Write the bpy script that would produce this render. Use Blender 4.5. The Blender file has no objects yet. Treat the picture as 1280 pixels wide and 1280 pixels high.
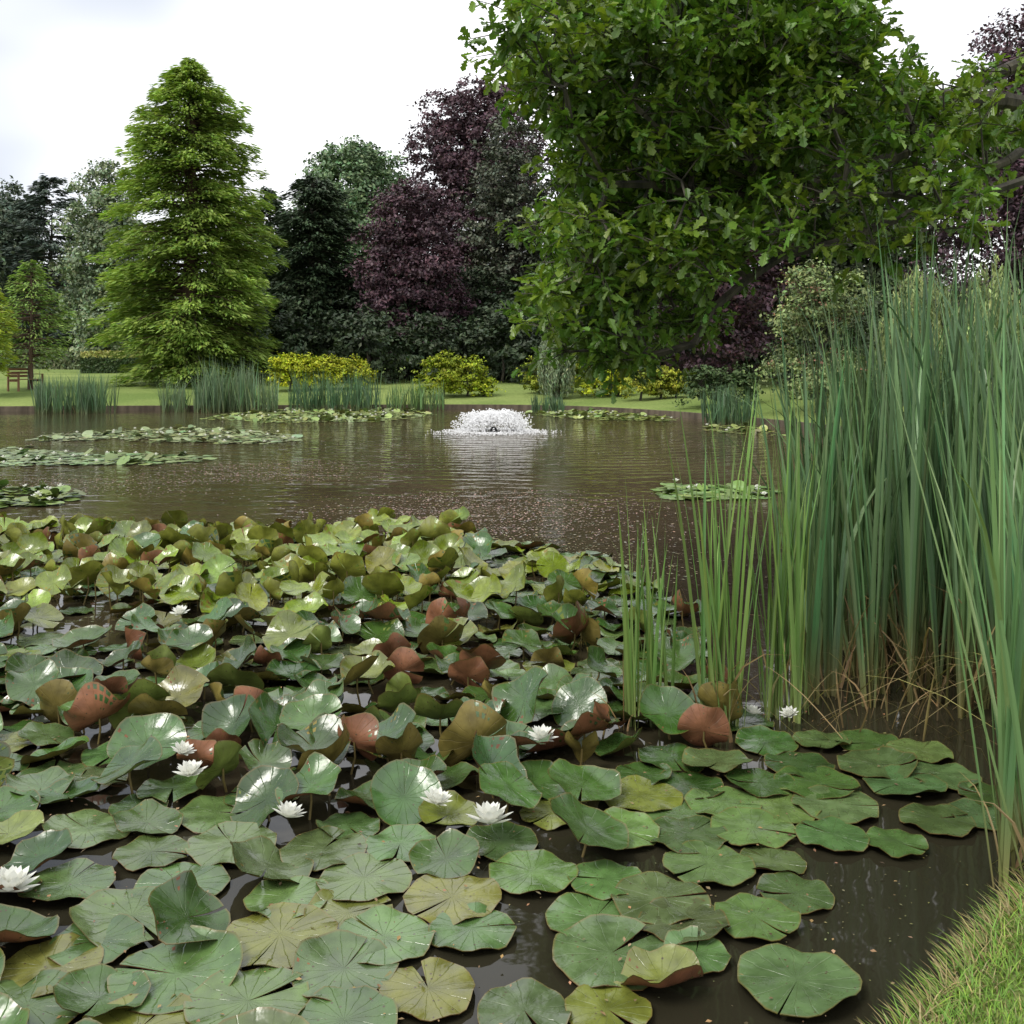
import bpy, math, numpy as np
from mathutils import Vector
rng = np.random.default_rng(7)
F=1280.0; H=1.6; HY=455.0
def P(px,py,z=0.0):
    d=F*(H-z)/(py-HY); return np.array([(px-640)/F*d, d, z])
def Q(px,py,d): return np.array([(px-640)/F*d, d, H-(py-HY)/F*d])
def U(a,b,n=None): return rng.uniform(a,b,n)
def norm(v): return v/np.maximum(np.linalg.norm(v,axis=-1,keepdims=True),1e-9)
scene=bpy.context.scene

# ------------------------------------------------------------------ mesh builder
class MB:
    def __init__(s): s.V=[];s.C=[];s.E=[];s.L=[];s.S=[];s.M=[];s.n=0
    def add(s,v,f,mat=0,col=(1,1,1),ext=None):
        v=np.asarray(v,float).reshape(-1,3); f=np.asarray(f,int)
        c=np.asarray(col,float)
        if c.ndim==1: c=np.tile(c,(len(v),1))
        s.V.append(v); s.C.append(c)
        s.E.append(np.zeros((len(v),3)) if ext is None else ext)
        s.L.append((f+s.n).ravel()); s.S.append(np.full(len(f),f.shape[1]))
        s.M.append(np.full(len(f),mat) if np.isscalar(mat) else np.asarray(mat)); s.n+=len(v)
    def build(s,name,mats,smooth=False,loc=None):
        V=np.concatenate(s.V);C=np.concatenate(s.C);E=np.concatenate(s.E)
        L=np.concatenate(s.L);S=np.concatenate(s.S);M=np.concatenate(s.M)
        me=bpy.data.meshes.new(name)
        me.vertices.add(len(V)); me.vertices.foreach_set('co',V.astype(np.float32).ravel())
        me.loops.add(len(L)); me.loops.foreach_set('vertex_index',L.astype(np.int32))
        me.polygons.add(len(S))
        st=np.concatenate([[0],np.cumsum(S)[:-1]])
        me.polygons.foreach_set('loop_start',st.astype(np.int32))
        me.polygons.foreach_set('material_index',M.astype(np.int32))
        me.polygons.foreach_set('use_smooth',np.full(len(S),smooth))
        a=me.attributes.new('Col','FLOAT_COLOR','POINT')
        a.data.foreach_set('color',np.c_[C,np.ones(len(C))].astype(np.float32).ravel())
        if np.any(E):
            a=me.attributes.new('pad','FLOAT_VECTOR','POINT'); a.data.foreach_set('vector',E.astype(np.float32).ravel())
        for m in mats: me.materials.append(m)
        me.update(calc_edges=True); me.validate()
        o=bpy.data.objects.new(name,me); scene.collection.objects.link(o)
        return o

def frames(Nv):
    Nv=norm(Nv); r=norm(rng.normal(size=Nv.shape)); t=norm(np.cross(Nv,r)); b=np.cross(Nv,t)
    return np.stack([t,b,Nv],axis=2)
def frames_dir(D,Nv):
    D=norm(D); b=norm(np.cross(Nv,D)); n=np.cross(D,b); return np.stack([D,b,n],axis=2)
def scatter(mb,tv,tfs,pos,R,sc,cols,mat=0):
    n=len(pos);k=len(tv)
    sc=np.broadcast_to(sc,(n,))
    v=np.einsum('nij,kj->nki',R,tv)*sc[:,None,None]+pos[:,None,:]
    c=np.repeat(cols,k,axis=0)
    first=True
    for tf in tfs:
        f=(np.asarray(tf)[None]+(k*np.arange(n))[:,None,None]).reshape(-1,len(tf[0]))
        if first: mb.add(v,f,mat,c); first=False; base=mb.n-n*k
        else:
            mb.L.append((f+base).ravel()); mb.S.append(np.full(len(f),f.shape[1])); mb.M.append(np.full(len(f),mat))
def tube(mb,pts,rad,sides=6,mat=0,col=(1,1,1)):
    pts=np.asarray(pts,float);n=len(pts);rad=np.broadcast_to(rad,(n,))
    T=norm(np.gradient(pts,axis=0)); ref=np.array([0.31,0.2,0.93]) if abs(T[0][2])<0.8 else np.array([1,0.1,0.])
    A=norm(np.cross(T,ref));B=np.cross(T,A)
    an=np.arange(sides)/sides*2*np.pi
    v=pts[:,None]+rad[:,None,None]*(np.cos(an)[None,:,None]*A[:,None]+np.sin(an)[None,:,None]*B[:,None])
    f=[]
    for i in range(n-1):
        for j in range(sides):
            k=(j+1)%sides; f.append((i*sides+j,i*sides+k,(i+1)*sides+k,(i+1)*sides+j))
    mb.add(v,f,mat,col)

# ------------------------------------------------------------------ materials
def mat_new(name):
    m=bpy.data.materials.new(name); m.use_nodes=True; nt=m.node_tree; nt.nodes.clear()
    return m,nt,nt.nodes.new('ShaderNodeOutputMaterial')
def N(nt,t,**kw):
    n=nt.nodes.new(t)
    for k,v in kw.items(): setattr(n,k,v)
    return n
def attr(nt,name='Col'): return N(nt,'ShaderNodeAttribute',attribute_name=name)
def leaf_mat(name,rough=0.5,transl=0.3,spec=0.4,ns=0.0,tm=(1.25,1.35,0.6)):
    m,nt,out=mat_new(name); L=nt.links
    a=attr(nt); src=a.outputs['Color']
    p=N(nt,'ShaderNodeBsdfPrincipled'); p.inputs['Roughness'].default_value=rough; p.inputs['Specular IOR Level'].default_value=spec
    L.new(src,p.inputs['Base Color'])
    if transl>0:
        t=N(nt,'ShaderNodeBsdfTranslucent'); 
        v2=N(nt,'ShaderNodeVectorMath',operation='MULTIPLY'); v2.inputs[1].default_value=tm; L.new(src,v2.inputs[0])
        L.new(v2.outputs[0],t.inputs['Color'])
        mx=N(nt,'ShaderNodeMixShader'); mx.inputs[0].default_value=transl
        L.new(p.outputs[0],mx.inputs[1]); L.new(t.outputs[0],mx.inputs[2]); L.new(mx.outputs[0],out.inputs[0])
    else: L.new(p.outputs[0],out.inputs[0])
    return m
def bark_mat(name,c1,c2,scale=8):
    m,nt,out=mat_new(name); L=nt.links
    tc=N(nt,'ShaderNodeTexCoord'); mp=N(nt,'ShaderNodeMapping'); mp.inputs['Scale'].default_value=(1,1,.25); L.new(tc.outputs['Object'],mp.inputs[0])
    no=N(nt,'ShaderNodeTexNoise'); no.inputs['Scale'].default_value=scale; no.inputs['Detail'].default_value=4; L.new(mp.outputs[0],no.inputs['Vector'])
    cr=N(nt,'ShaderNodeValToRGB'); cr.color_ramp.elements[0].position=.35; cr.color_ramp.elements[1].position=.65
    cr.color_ramp.elements[0].color=(*c1,1); cr.color_ramp.elements[1].color=(*c2,1); L.new(no.outputs['Fac'],cr.inputs[0])
    p=N(nt,'ShaderNodeBsdfPrincipled'); p.inputs['Roughness'].default_value=.9; L.new(cr.outputs[0],p.inputs['Base Color'])
    b=N(nt,'ShaderNodeBump'); b.inputs['Distance'].default_value=.02; L.new(no.outputs['Fac'],b.inputs['Height']); L.new(b.outputs[0],p.inputs['Normal'])
    L.new(p.outputs[0],out.inputs[0]); return m
M_bark=bark_mat('bark',(0.022,0.02,0.014),(0.075,0.066,0.045),14)
M_redbark=bark_mat('redwood_bark',(0.05,0.03,0.02),(0.13,0.08,0.055),4)
M_leaf=leaf_mat('tree_foliage',.6,0,.3)
M_dark=leaf_mat('dark_foliage',.55,0,.35)
M_redw=leaf_mat('redwood_foliage',.6,.25,.25)
M_oak=leaf_mat('oak_leaf',.36,.3,.5)
M_reed=leaf_mat('reed_leaf',.40,.1,.5)
M_grass=leaf_mat('grass_blade',.6,.15,.3)

# ------------------------------------------------------------------ world & sun
w=bpy.data.worlds.new('World'); scene.world=w; w.use_nodes=True; nt=w.node_tree; nt.nodes.clear(); L=nt.links
out=N(nt,'ShaderNodeOutputWorld'); bg=N(nt,'ShaderNodeBackground'); bg.inputs['Strength'].default_value=.15
EL=math.radians(55); AZ=math.radians(-128)
sky=N(nt,'ShaderNodeTexSky',sky_type='NISHITA',sun_disc=False); sky.sun_elevation=EL; sky.sun_rotation=AZ
tc=N(nt,'ShaderNodeTexCoord'); mp=N(nt,'ShaderNodeMapping'); mp.inputs['Scale'].default_value=(1,1,2.2); L.new(tc.outputs['Generated'],mp.inputs[0])
no=N(nt,'ShaderNodeTexNoise'); no.inputs['Scale'].default_value=2.2; no.inputs['Detail'].default_value=3; L.new(mp.outputs[0],no.inputs['Vector'])
sx=N(nt,'ShaderNodeSeparateXYZ'); L.new(tc.outputs['Generated'],sx.inputs[0])
gx=N(nt,'ShaderNodeMapRange'); gx.inputs['From Min'].default_value=-.5; gx.inputs['From Max'].default_value=-.1; gx.inputs['To Min'].default_value=-.17; gx.inputs['To Max'].default_value=.08; L.new(sx.outputs['X'],gx.inputs['Value'])
ad=N(nt,'ShaderNodeMath',operation='ADD'); L.new(no.outputs['Fac'],ad.inputs[0]); L.new(gx.outputs[0],ad.inputs[1])
cr=N(nt,'ShaderNodeValToRGB'); cr.color_ramp.elements[0].position=.25; cr.color_ramp.elements[1].position=.62
cr.color_ramp.elements[0].color=(4.6,5.0,5.7,1); cr.color_ramp.elements[1].color=(10.6,10.6,10.7,1); L.new(ad.outputs[0],cr.inputs[0])
mx=N(nt,'ShaderNodeMix',data_type='RGBA'); mx.inputs['Factor'].default_value=.93
L.new(sky.outputs[0],mx.inputs['A']); L.new(cr.outputs[0],mx.inputs['B']); L.new(mx.outputs['Result'],bg.inputs['Color']); L.new(bg.outputs[0],out.inputs[0])
sd=bpy.data.lights.new('sun','SUN'); sd.energy=2.8; sd.angle=math.radians(24); sd.color=(1,.97,.9)
so=bpy.data.objects.new('sun',sd); scene.collection.objects.link(so)
sv=Vector((math.sin(AZ)*math.cos(EL),math.cos(AZ)*math.cos(EL),math.sin(EL)))
so.rotation_euler=sv.to_track_quat('Z','Y').to_euler(); so.location=(0,0,30)

# ------------------------------------------------------------------ pond outline & ground
ol=np.array([(0,1.42),(0.89,2.33),(1.47,2.93),(2.2,3.6),(3.3,4.6),(5,7),(7,11),(8.1,16),(8,21),(6.9,26),(4.9,31),(2,35),(-2,36.2),(-8,35.6),(-17,34.6),(-24,32.5),(-29,26),(-29,15),(-23,5),(-14,-1),(-6,-2.2),(-3,-1.2),(-1,.45)])
Cc=np.array([-6.,17.])
def catmull(p,k=14):
    r=[];n=len(p)
    for i in range(n):
        a,b,c,d=p[i-1],p[i],p[(i+1)%n],p[(i+2)%n]
        for t in np.arange(k)/k:
            r.append(.5*((2*b)+(-a+c)*t+(2*a-5*b+4*c-d)*t*t+(-a+3*b-3*c+d)*t**3))
    return np.array(r)
od=catmull(ol)-Cc; oa=np.arctan2(od[:,1],od[:,0]); orr=np.hypot(od[:,0],od[:,1]); s=np.argsort(oa); oa=oa[s];orr=orr[s]
oa=np.r_[oa-2*np.pi,oa,oa+2*np.pi]; orr=np.r_[orr,orr,orr]
def Rp(th): return np.interp(th,oa,orr)
def delta(x,y):
    dx=np.asarray(x)-Cc[0];dy=np.asarray(y)-Cc[1]; return np.hypot(dx,dy)-Rp(np.arctan2(dy,dx))
def gz(x,y):
    x=np.asarray(x,float);y=np.asarray(y,float)
    d=delta(x,y)
    near=np.clip(1-(y-2)/14,0,1)
    far=0.2+1.0*(1-np.exp(-np.maximum(d,0)/11))+np.maximum(d-60,0)*.02
    nr=0.07+0.1*(1-np.exp(-np.maximum(d,0)/1.0))
    z=far*(1-near)+nr*near
    z=z+0.03*np.sin(x*.7)*np.sin(y*.53)*np.clip(d/3,0,1)
    return z
dl=np.array([-3,-.6,-.12,-.02,0.02,.08,.2,.4,.8,1.4,2.2,3.5,5,7,10,14,19,25,32,40,50,65,85,120,180,280,450])
NA=900; th=np.linspace(-np.pi,np.pi,NA,endpoint=False); R0=Rp(th)
rings=[]
for i,dd in enumerate(dl):
    x=Cc[0]+(R0+dd)*np.cos(th); y=Cc[1]+(R0+dd)*np.sin(th)
    if dd<-.3: z=np.full(NA,-.7 if dd<-1 else -.35)
    elif dd<-.05: z=np.full(NA,-.12)
    elif dd<0: z=np.full(NA,-.03)
    else: z=gz(x,y)*(0.55 if dd<.05 else 0.9 if dd<.1 else 1)
    rings.append(np.c_[x,y,z])
V=np.concatenate([[[Cc[0],Cc[1],-.8]]]+rings)
mb=MB(); idx=1+np.arange(len(dl)*NA).reshape(len(dl),NA); nx=np.roll(idx,-1,axis=1)
f=np.stack([idx[:-1],nx[:-1],nx[1:],idx[1:]],axis=-1)[:, :, [0,3,2,1]].reshape(-1,4)
mb.add(V,f); 
tri=np.stack([np.zeros(NA,int),idx[0],nx[0]],axis=-1); mb.L.append(tri.ravel()); mb.S.append(np.full(NA,3)); mb.M.append(np.zeros(NA,int))
m,nt,out=mat_new('lawn'); L=nt.links
tc=N(nt,'ShaderNodeTexCoord')
n1=N(nt,'ShaderNodeTexNoise'); n1.inputs['Scale'].default_value=.25; n1.inputs['Detail'].default_value=4; L.new(tc.outputs['Object'],n1.inputs['Vector'])
n2=N(nt,'ShaderNodeTexNoise'); n2.inputs['Scale'].default_value=9; n2.inputs['Detail'].default_value=4; L.new(tc.outputs['Object'],n2.inputs['Vector'])
c1=N(nt,'ShaderNodeValToRGB'); c1.color_ramp.elements[0].position=.35; c1.color_ramp.elements[1].position=.65
c1.color_ramp.elements[0].color=(.135,.195,.05,1); c1.color_ramp.elements[1].color=(.22,.275,.085,1); L.new(n1.outputs['Fac'],c1.inputs[0])
c2=N(nt,'ShaderNodeValToRGB'); c2.color_ramp.elements[0].color=(.6,.6,.6,1); c2.color_ramp.elements[1].color=(1.3,1.3,1.2,1); L.new(n2.outputs['Fac'],c2.inputs[0])
mm=N(nt,'ShaderNodeMix',data_type='RGBA',blend_type='MULTIPLY'); mm.inputs['Factor'].default_value=1; L.new(c1.outputs[0],mm.inputs['A']); L.new(c2.outputs[0],mm.inputs['B'])
ge=N(nt,'ShaderNodeNewGeometry'); sx=N(nt,'ShaderNodeSeparateXYZ'); L.new(ge.outputs['Position'],sx.inputs[0])
mr=N(nt,'ShaderNodeMapRange'); mr.inputs['From Min'].default_value=.05; mr.inputs['From Max'].default_value=.1; L.new(sx.outputs['Z'],mr.inputs['Value'])
m2=N(nt,'ShaderNodeMix',data_type='RGBA'); L.new(mr.outputs[0],m2.inputs['Factor']); m2.inputs['A'].default_value=(.07,.05,.03,1); L.new(mm.outputs['Result'],m2.inputs['B'])
p=N(nt,'ShaderNodeBsdfPrincipled'); p.inputs['Roughness'].default_value=.9; p.inputs['Specular IOR Level'].default_value=.15; L.new(m2.outputs['Result'],p.inputs['Base Color'])
b=N(nt,'ShaderNodeBump'); b.inputs['Distance'].default_value=.05; L.new(n2.outputs['Fac'],b.inputs['Height']); L.new(b.outputs[0],p.inputs['Normal'])
L.new(p.outputs[0],out.inputs[0])
mb.build('ground',[m],True)

# edging board
mb=MB()
sel=[i for i in range(NA) if (Cc[1]+R0[i]*math.sin(th[i]))>19]
pr=[]
for i in sel:
    c,s_=math.cos(th[i]),math.sin(th[i]); r=R0[i]
    pr.append([(Cc[0]+(r+a)*c,Cc[1]+(r+a)*s_,z) for a,z in ((-.09,-.2),(-.09,.17),(-.03,.175),(-.02,-.2))])
pr=np.array(pr); n=len(sel); ff=[]
for i in range(n-1):
    for j in range(3): ff.append((i*4+j,(i+1)*4+j,(i+1)*4+j+1,i*4+j+1))
mb.add(pr,ff); mb.build('wooden_pond_edging',[bark_mat('edging_wood',(.06,.045,.03),(.14,.11,.075),5)])

# ------------------------------------------------------------------ water
FX,FY=P(617,540)[:2]
mb=MB()
ang=np.linspace(0,2*np.pi,200,endpoint=False); rr=Rp(np.where(ang>np.pi,ang-2*np.pi,ang))
vv=np.c_[Cc[0]+(rr+.0)*np.cos(ang),Cc[1]+(rr+.0)*np.sin(ang),np.zeros(200)]
mb.add(np.r_[[[Cc[0],Cc[1],0]],vv],[(0,1+i,1+(i+1)%200) for i in range(200)])
m,nt,out=mat_new('pond_water'); L=nt.links
tc=N(nt,'ShaderNodeTexCoord')
mp=N(nt,'ShaderNodeMapping'); mp.inputs['Scale'].default_value=(1,1.6,1); L.new(tc.outputs['Object'],mp.inputs[0])
n1=N(nt,'ShaderNodeTexNoise'); n1.inputs['Scale'].default_value=2.2; n1.inputs['Detail'].default_value=3; n1.inputs['Roughness'].default_value=.5; L.new(mp.outputs[0],n1.inputs['Vector'])
mp2=N(nt,'ShaderNodeMapping'); mp2.inputs['Location'].default_value=(-FX,-FY,0); L.new(tc.outputs['Object'],mp2.inputs[0])
wv=N(nt,'ShaderNodeTexWave',wave_type='RINGS',rings_direction='Z'); wv.inputs['Scale'].default_value=.7; wv.inputs['Distortion'].default_value=4.5; wv.inputs['Detail'].default_value=1; wv.inputs['Detail Scale'].default_value=.8
L.new(mp2.outputs[0],wv.inputs['Vector'])
ln=N(nt,'ShaderNodeVectorMath',operation='LENGTH'); L.new(mp2.outputs[0],ln.inputs[0])
mr=N(nt,'ShaderNodeMapRange'); mr.inputs['From Min'].default_value=1; mr.inputs['From Max'].default_value=17; mr.inputs['To Min'].default_value=1; mr.inputs['To Max'].default_value=0.0; L.new(ln.outputs['Value'],mr.inputs['Value'])
mu=N(nt,'ShaderNodeMath',operation='MULTIPLY'); L.new(wv.outputs['Fac'],mu.inputs[0]); L.new(mr.outputs[0],mu.inputs[1])
mr2=N(nt,'ShaderNodeMapRange'); mr2.inputs['From Min'].default_value=2; mr2.inputs['From Max'].default_value=19; mr2.inputs['To Min'].default_value=1.7; mr2.inputs['To Max'].default_value=.12; L.new(ln.outputs['Value'],mr2.inputs['Value'])
mu2=N(nt,'ShaderNodeMath',operation='MULTIPLY'); L.new(n1.outputs['Fac'],mu2.inputs[0]); L.new(mr2.outputs[0],mu2.inputs[1])
ad=N(nt,'ShaderNodeMath',operation='MULTIPLY_ADD'); ad.inputs[1].default_value=.3; L.new(mu.outputs[0],ad.inputs[0]); L.new(mu2.outputs[0],ad.inputs[2])
b=N(nt,'ShaderNodeBump'); b.inputs['Distance'].default_value=.03; b.inputs['Strength'].default_value=.9; L.new(ad.outputs[0],b.inputs['Height'])
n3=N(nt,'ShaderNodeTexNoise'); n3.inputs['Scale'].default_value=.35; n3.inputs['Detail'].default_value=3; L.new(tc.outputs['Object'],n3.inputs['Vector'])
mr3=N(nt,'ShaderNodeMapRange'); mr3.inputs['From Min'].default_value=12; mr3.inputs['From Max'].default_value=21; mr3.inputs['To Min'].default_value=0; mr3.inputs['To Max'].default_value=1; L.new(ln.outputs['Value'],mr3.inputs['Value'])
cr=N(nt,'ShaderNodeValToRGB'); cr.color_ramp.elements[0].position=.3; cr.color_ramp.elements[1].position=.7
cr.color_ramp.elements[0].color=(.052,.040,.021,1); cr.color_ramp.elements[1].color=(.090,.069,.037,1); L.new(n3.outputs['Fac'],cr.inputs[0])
wm=N(nt,'ShaderNodeMix',data_type='RGBA'); L.new(mr3.outputs[0],wm.inputs['Factor']); L.new(cr.outputs[0],wm.inputs['A']); wm.inputs['B'].default_value=(.022,.020,.012,1)  # stirred mud by the fountain; darker shoreward for shallows, plus shade put into colour
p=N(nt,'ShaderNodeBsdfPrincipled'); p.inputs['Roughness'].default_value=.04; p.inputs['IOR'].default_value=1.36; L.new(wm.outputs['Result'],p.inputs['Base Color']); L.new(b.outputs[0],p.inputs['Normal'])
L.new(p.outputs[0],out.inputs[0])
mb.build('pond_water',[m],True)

# ------------------------------------------------------------------ tree generators
LEAF=np.array([(-.5,0,0),(0,-.3,.06),(.55,0,-.02),(0,.3,.06)]); LEAFF=[[(0,1,2,3)]]
SPR=np.array([(-.5,0,0),(-.1,-.16,.03),(.6,0,-.08),(-.1,.16,.03)])
def cl(base,n,var=.15,hue=.1):
    b=np.array(base)[None]*(1+rng.normal(0,var,(n,1)))
    b=b*(1+rng.normal(0,hue,(n,3))*np.array([1,.35,.8])); return np.clip(b,.002,.9)
def lobes_crown(mb,lobes,col,leaf=.22,dens=9,lpc=45,rc=.5,mat=1,up=.5,cvar=.22):
    for (cx,cy,cz,rx,ry,rz) in lobes:
        area=4*np.pi*((rx*ry)**1.6/3+(rx*rz)**1.6/3+(ry*rz)**1.6/3)**(1/1.6)
        nc=max(6,int(area*dens/10))
        d=norm(rng.normal(size=(nc,3))); d[:,2]=np.where(d[:,2]<-.55,-d[:,2],d[:,2])
        rad=U(.68,1.12,nc)[:,None]
        cc=np.array([cx,cy,cz])+d*rad*np.array([rx,ry,rz])
        k=lpc; pc=np.repeat(cc,k,0); dc=np.repeat(d,k,0)
        crad=np.repeat(U(.6,1.3,nc),k)[:,None]*rc
        off=rng.normal(size=pc.shape)*np.array([1,1,.5])*crad*.6
        nv=dc*.6+np.array([0,0,up])+rng.normal(size=pc.shape)*.55
        cb=np.repeat(np.clip(1+rng.normal(0,cvar,nc),.5,1.7),k)[:,None]
        lobf=1+rng.normal(0,.12)
        c=cl(col,len(pc),.16,.1)*cb*lobf
        scatter(mb,LEAF,LEAFF,pc+off,frames(nv),U(.6,1.25,len(pc))*leaf,c,mat)
def trunk_limbs(mb,x,y,z0,h,r,targets,mat=0):
    n=8;t=np.linspace(0,1,n)
    wob=np.c_[np.sin(t*3+x)*.15,np.cos(t*2.3+y)*.15,np.zeros(n)]*t[:,None]
    pts=np.array([x,y,z0-.2])+np.c_[np.zeros(n),np.zeros(n),t*(h+.2)]+wob
    tube(mb,pts,r*(1.25-1.2*t)+.01,8,mat)
    for tg in targets:
        k=U(.35,.85); s0=pts[int(k*(n-1))]
        mid=(s0+tg)/2+np.array([0,0,-.15*np.linalg.norm(tg-s0)])
        q=np.array([s0,(s0+mid)/2+[0,0,.02],mid,(mid+tg)/2,tg]); tube(mb,q,np.linspace(r*.4,r*.08,5),5,mat)
def broadleaf(name,x,y,h,prof,col,leaf=.22,nl=16,zb=.12,dens=9,lpc=40,rc=.5,mat=None,lobe=.45,trunk=.25,flat=.8,ws=1.0):
    z0=float(gz(x,y)); h=h-z0; mb=MB(); pf=np.array(prof,float); pf[:,1]*=ws; lobes=[];
    for i in range(nl):
        t=zb+(1-zb)*((i+.5)/nl)**.9
        r=np.interp(t,pf[:,0],pf[:,1]); lr=max(.5,lobe*r*U(.7,1.25)+.25)
        a=i*2.399+U(-.4,.4); q=max(0,r-lr)*U(.75,1.15)
        lobes.append((x+q*math.cos(a),y+q*math.sin(a),min(z0+t*h, z0+h-lr*flat),lr,lr,lr*flat))
    for t in (.15,.3,.45,.6,.75):
        r=np.interp(t,pf[:,0],pf[:,1])*.66; lobes.append((x,y,z0+t*h,r,r,r))
    lobes_crown(mb,lobes,col,leaf,dens,lpc,rc,1)
    trunk_limbs(mb,x,y,z0,h*.8,trunk,[np.array(l[:3]) for l in lobes[::2]])
    return mb.build(name,[M_bark,mat or M_leaf])
def conifer(name,x,y,h,prof,col,nb=330,mat=None,leaf=.3,droop=.12,trunk=.35,per=150,bark=None,zb=.05,th=.96,rj=(.74,1.08)):
    z0=float(gz(x,y)); h=h-z0; mb=MB(); pf=np.array(prof)
    trunk_limbs(mb,x,y,z0,h*th,trunk,[],0)
    for i in range(nb):
        t=zb+(1-zb)*(i+U(0,1))/nb; R=np.interp(t,pf[:,0],pf[:,1])*U(*rj)
        a=U(0,2*np.pi); z=z0+t*h
        rise=U(-.12,.22)+.35*max(0,t-.6)
        s=np.linspace(0,1,6); D=np.array([math.cos(a),math.sin(a)])
        pts=np.c_[x+D[0]*R*s,y+D[1]*R*s,z+R*(rise*s-droop*s**2*2)]
        tube(mb,pts[:5],np.linspace(.05,.008,5)*(.5+R/4),4,0)
        n=int(per*(.35+R/3.5)); u=U(.18,1.0,n)**.8
        wdt=(R*.30+.15)*np.sin(np.clip(u,0,1)*np.pi*.88+.25)
        side=rng.normal(size=n)*.5*wdt
        T=np.array([-D[1],D[0]])
        base=np.c_[np.interp(u,s,pts[:,0]),np.interp(u,s,pts[:,1]),np.interp(u,s,pts[:,2])]
        pos=base+np.c_[T[0]*side,T[1]*side,-np.abs(side)*.35+rng.normal(size=n)*.1]
        dr=np.c_[D[0]+T[0]*side*1.4,D[1]+T[1]*side*1.4,U(-.55,.15,n)]
        nv=np.c_[rng.normal(size=(n,2))*.4,np.ones(n)]
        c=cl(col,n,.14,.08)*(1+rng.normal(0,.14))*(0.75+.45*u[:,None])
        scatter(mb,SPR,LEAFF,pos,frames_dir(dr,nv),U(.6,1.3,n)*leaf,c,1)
    return mb.build(name,[bark or M_bark,mat or M_redw])
def shrub(name,x,y,lobes,col,leaf=.10,dens=75,lpc=26,rc=.15,mat=None):
    mb=MB(); z0=float(gz(x,y))
    L_=[(x+a,y+b,z0+c,r1,r2,r3) for a,b,c,r1,r2,r3 in lobes]
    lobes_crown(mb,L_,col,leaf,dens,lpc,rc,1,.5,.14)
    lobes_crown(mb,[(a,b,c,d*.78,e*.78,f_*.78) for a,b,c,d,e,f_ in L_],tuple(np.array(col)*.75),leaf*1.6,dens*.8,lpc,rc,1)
    for l in L_: tube(mb,[(l[0],l[1],z0-.1),(l[0]+.05,l[1],z0+.3),(l[0],l[1],l[2])],[.05,.04,.02],5,0)
    return mb.build(name,[M_bark,mat or M_leaf])
def weeping(name,x,y,h,r,col,ns=260,leaf=.12,zlow=.1,mat=None,heads=1):
    z0=float(gz(x,y)); mb=MB(); h=h-z0
    trunk_limbs(mb,x,y,z0,h*.85,.12,[],0)
    hd=[(x,y,1.0,r)] if heads==1 else [(x+U(-.8,.8)*r,y+U(-.6,.6)*r,U(.6,1.0),r*U(.3,.55)) for _ in range(heads)]
    for i in range(ns):
        hx,hy,hf,hr=hd[i%len(hd)]
        a=U(0,2*np.pi); q=hr*math.sqrt(U(0.02,1)); top=z0+h*hf*(1-.38*(q/hr)**2)+U(-.15,.05)
        bot=z0+zlow+U(0,.55)*h*.6; bot=min(bot,top-.3); n=int((top-bot)/(leaf*.3))+3
        t=np.linspace(0,1,n); zz=top+(bot-top)*t; out=q*(1+.12*np.sin(t*3))
        pos=np.c_[hx+out*math.cos(a)+rng.normal(size=n)*.03,hy+out*math.sin(a)+rng.normal(size=n)*.03,zz]
        dr=np.c_[rng.normal(size=(n,2))*.45,-np.ones(n)]
        nv=np.c_[math.cos(a)+rng.normal(size=n)*.5,math.sin(a)+rng.normal(size=n)*.5,np.full(n,.3)]
        scatter(mb,SPR,LEAFF,pos,frames_dir(dr,nv),U(.7,1.3,n)*leaf,cl(col,n,.15,.08)*(1+rng.normal(0,.2)),1)
        if i%8==0:
            tube(mb,[(x,y,z0+h*.6),(hx*.6+x*.4,hy*.6+y*.4,z0+h*hf*.8),(hx+q*math.cos(a),hy+q*math.sin(a),top-.05)],[.04,.025,.01],4,0)
    return mb.build(name,[M_bark,mat or M_leaf])

# ---- specimen trees
RW=(0.215,0.30,0.065)
def X(px,d): return (px-640)/F*d
def Hh(py,d): return H+(HY-py)/F*d
k=44/F
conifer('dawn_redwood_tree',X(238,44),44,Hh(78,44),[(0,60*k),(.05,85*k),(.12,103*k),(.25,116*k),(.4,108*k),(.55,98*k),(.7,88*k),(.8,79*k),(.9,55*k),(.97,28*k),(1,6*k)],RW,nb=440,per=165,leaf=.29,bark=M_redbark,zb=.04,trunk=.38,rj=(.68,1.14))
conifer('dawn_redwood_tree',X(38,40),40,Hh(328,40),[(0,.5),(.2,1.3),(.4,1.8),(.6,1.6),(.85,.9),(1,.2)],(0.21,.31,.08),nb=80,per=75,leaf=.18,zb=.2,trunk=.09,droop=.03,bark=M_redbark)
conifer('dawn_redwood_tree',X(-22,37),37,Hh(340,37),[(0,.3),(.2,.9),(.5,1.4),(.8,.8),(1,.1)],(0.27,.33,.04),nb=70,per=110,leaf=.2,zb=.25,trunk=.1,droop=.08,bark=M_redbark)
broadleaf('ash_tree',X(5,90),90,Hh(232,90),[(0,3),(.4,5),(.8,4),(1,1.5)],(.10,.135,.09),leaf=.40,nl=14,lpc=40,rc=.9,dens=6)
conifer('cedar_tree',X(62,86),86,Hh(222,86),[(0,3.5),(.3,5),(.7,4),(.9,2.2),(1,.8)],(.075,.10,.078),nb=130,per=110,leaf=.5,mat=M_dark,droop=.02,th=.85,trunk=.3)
broadleaf('ash_tree',X(-80,80),80,Hh(240,80),[(0,3),(.4,5),(.8,4),(1,1.5)],(.085,.115,.065),leaf=.42,nl=14,lpc=40,rc=.9,dens=6)
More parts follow.
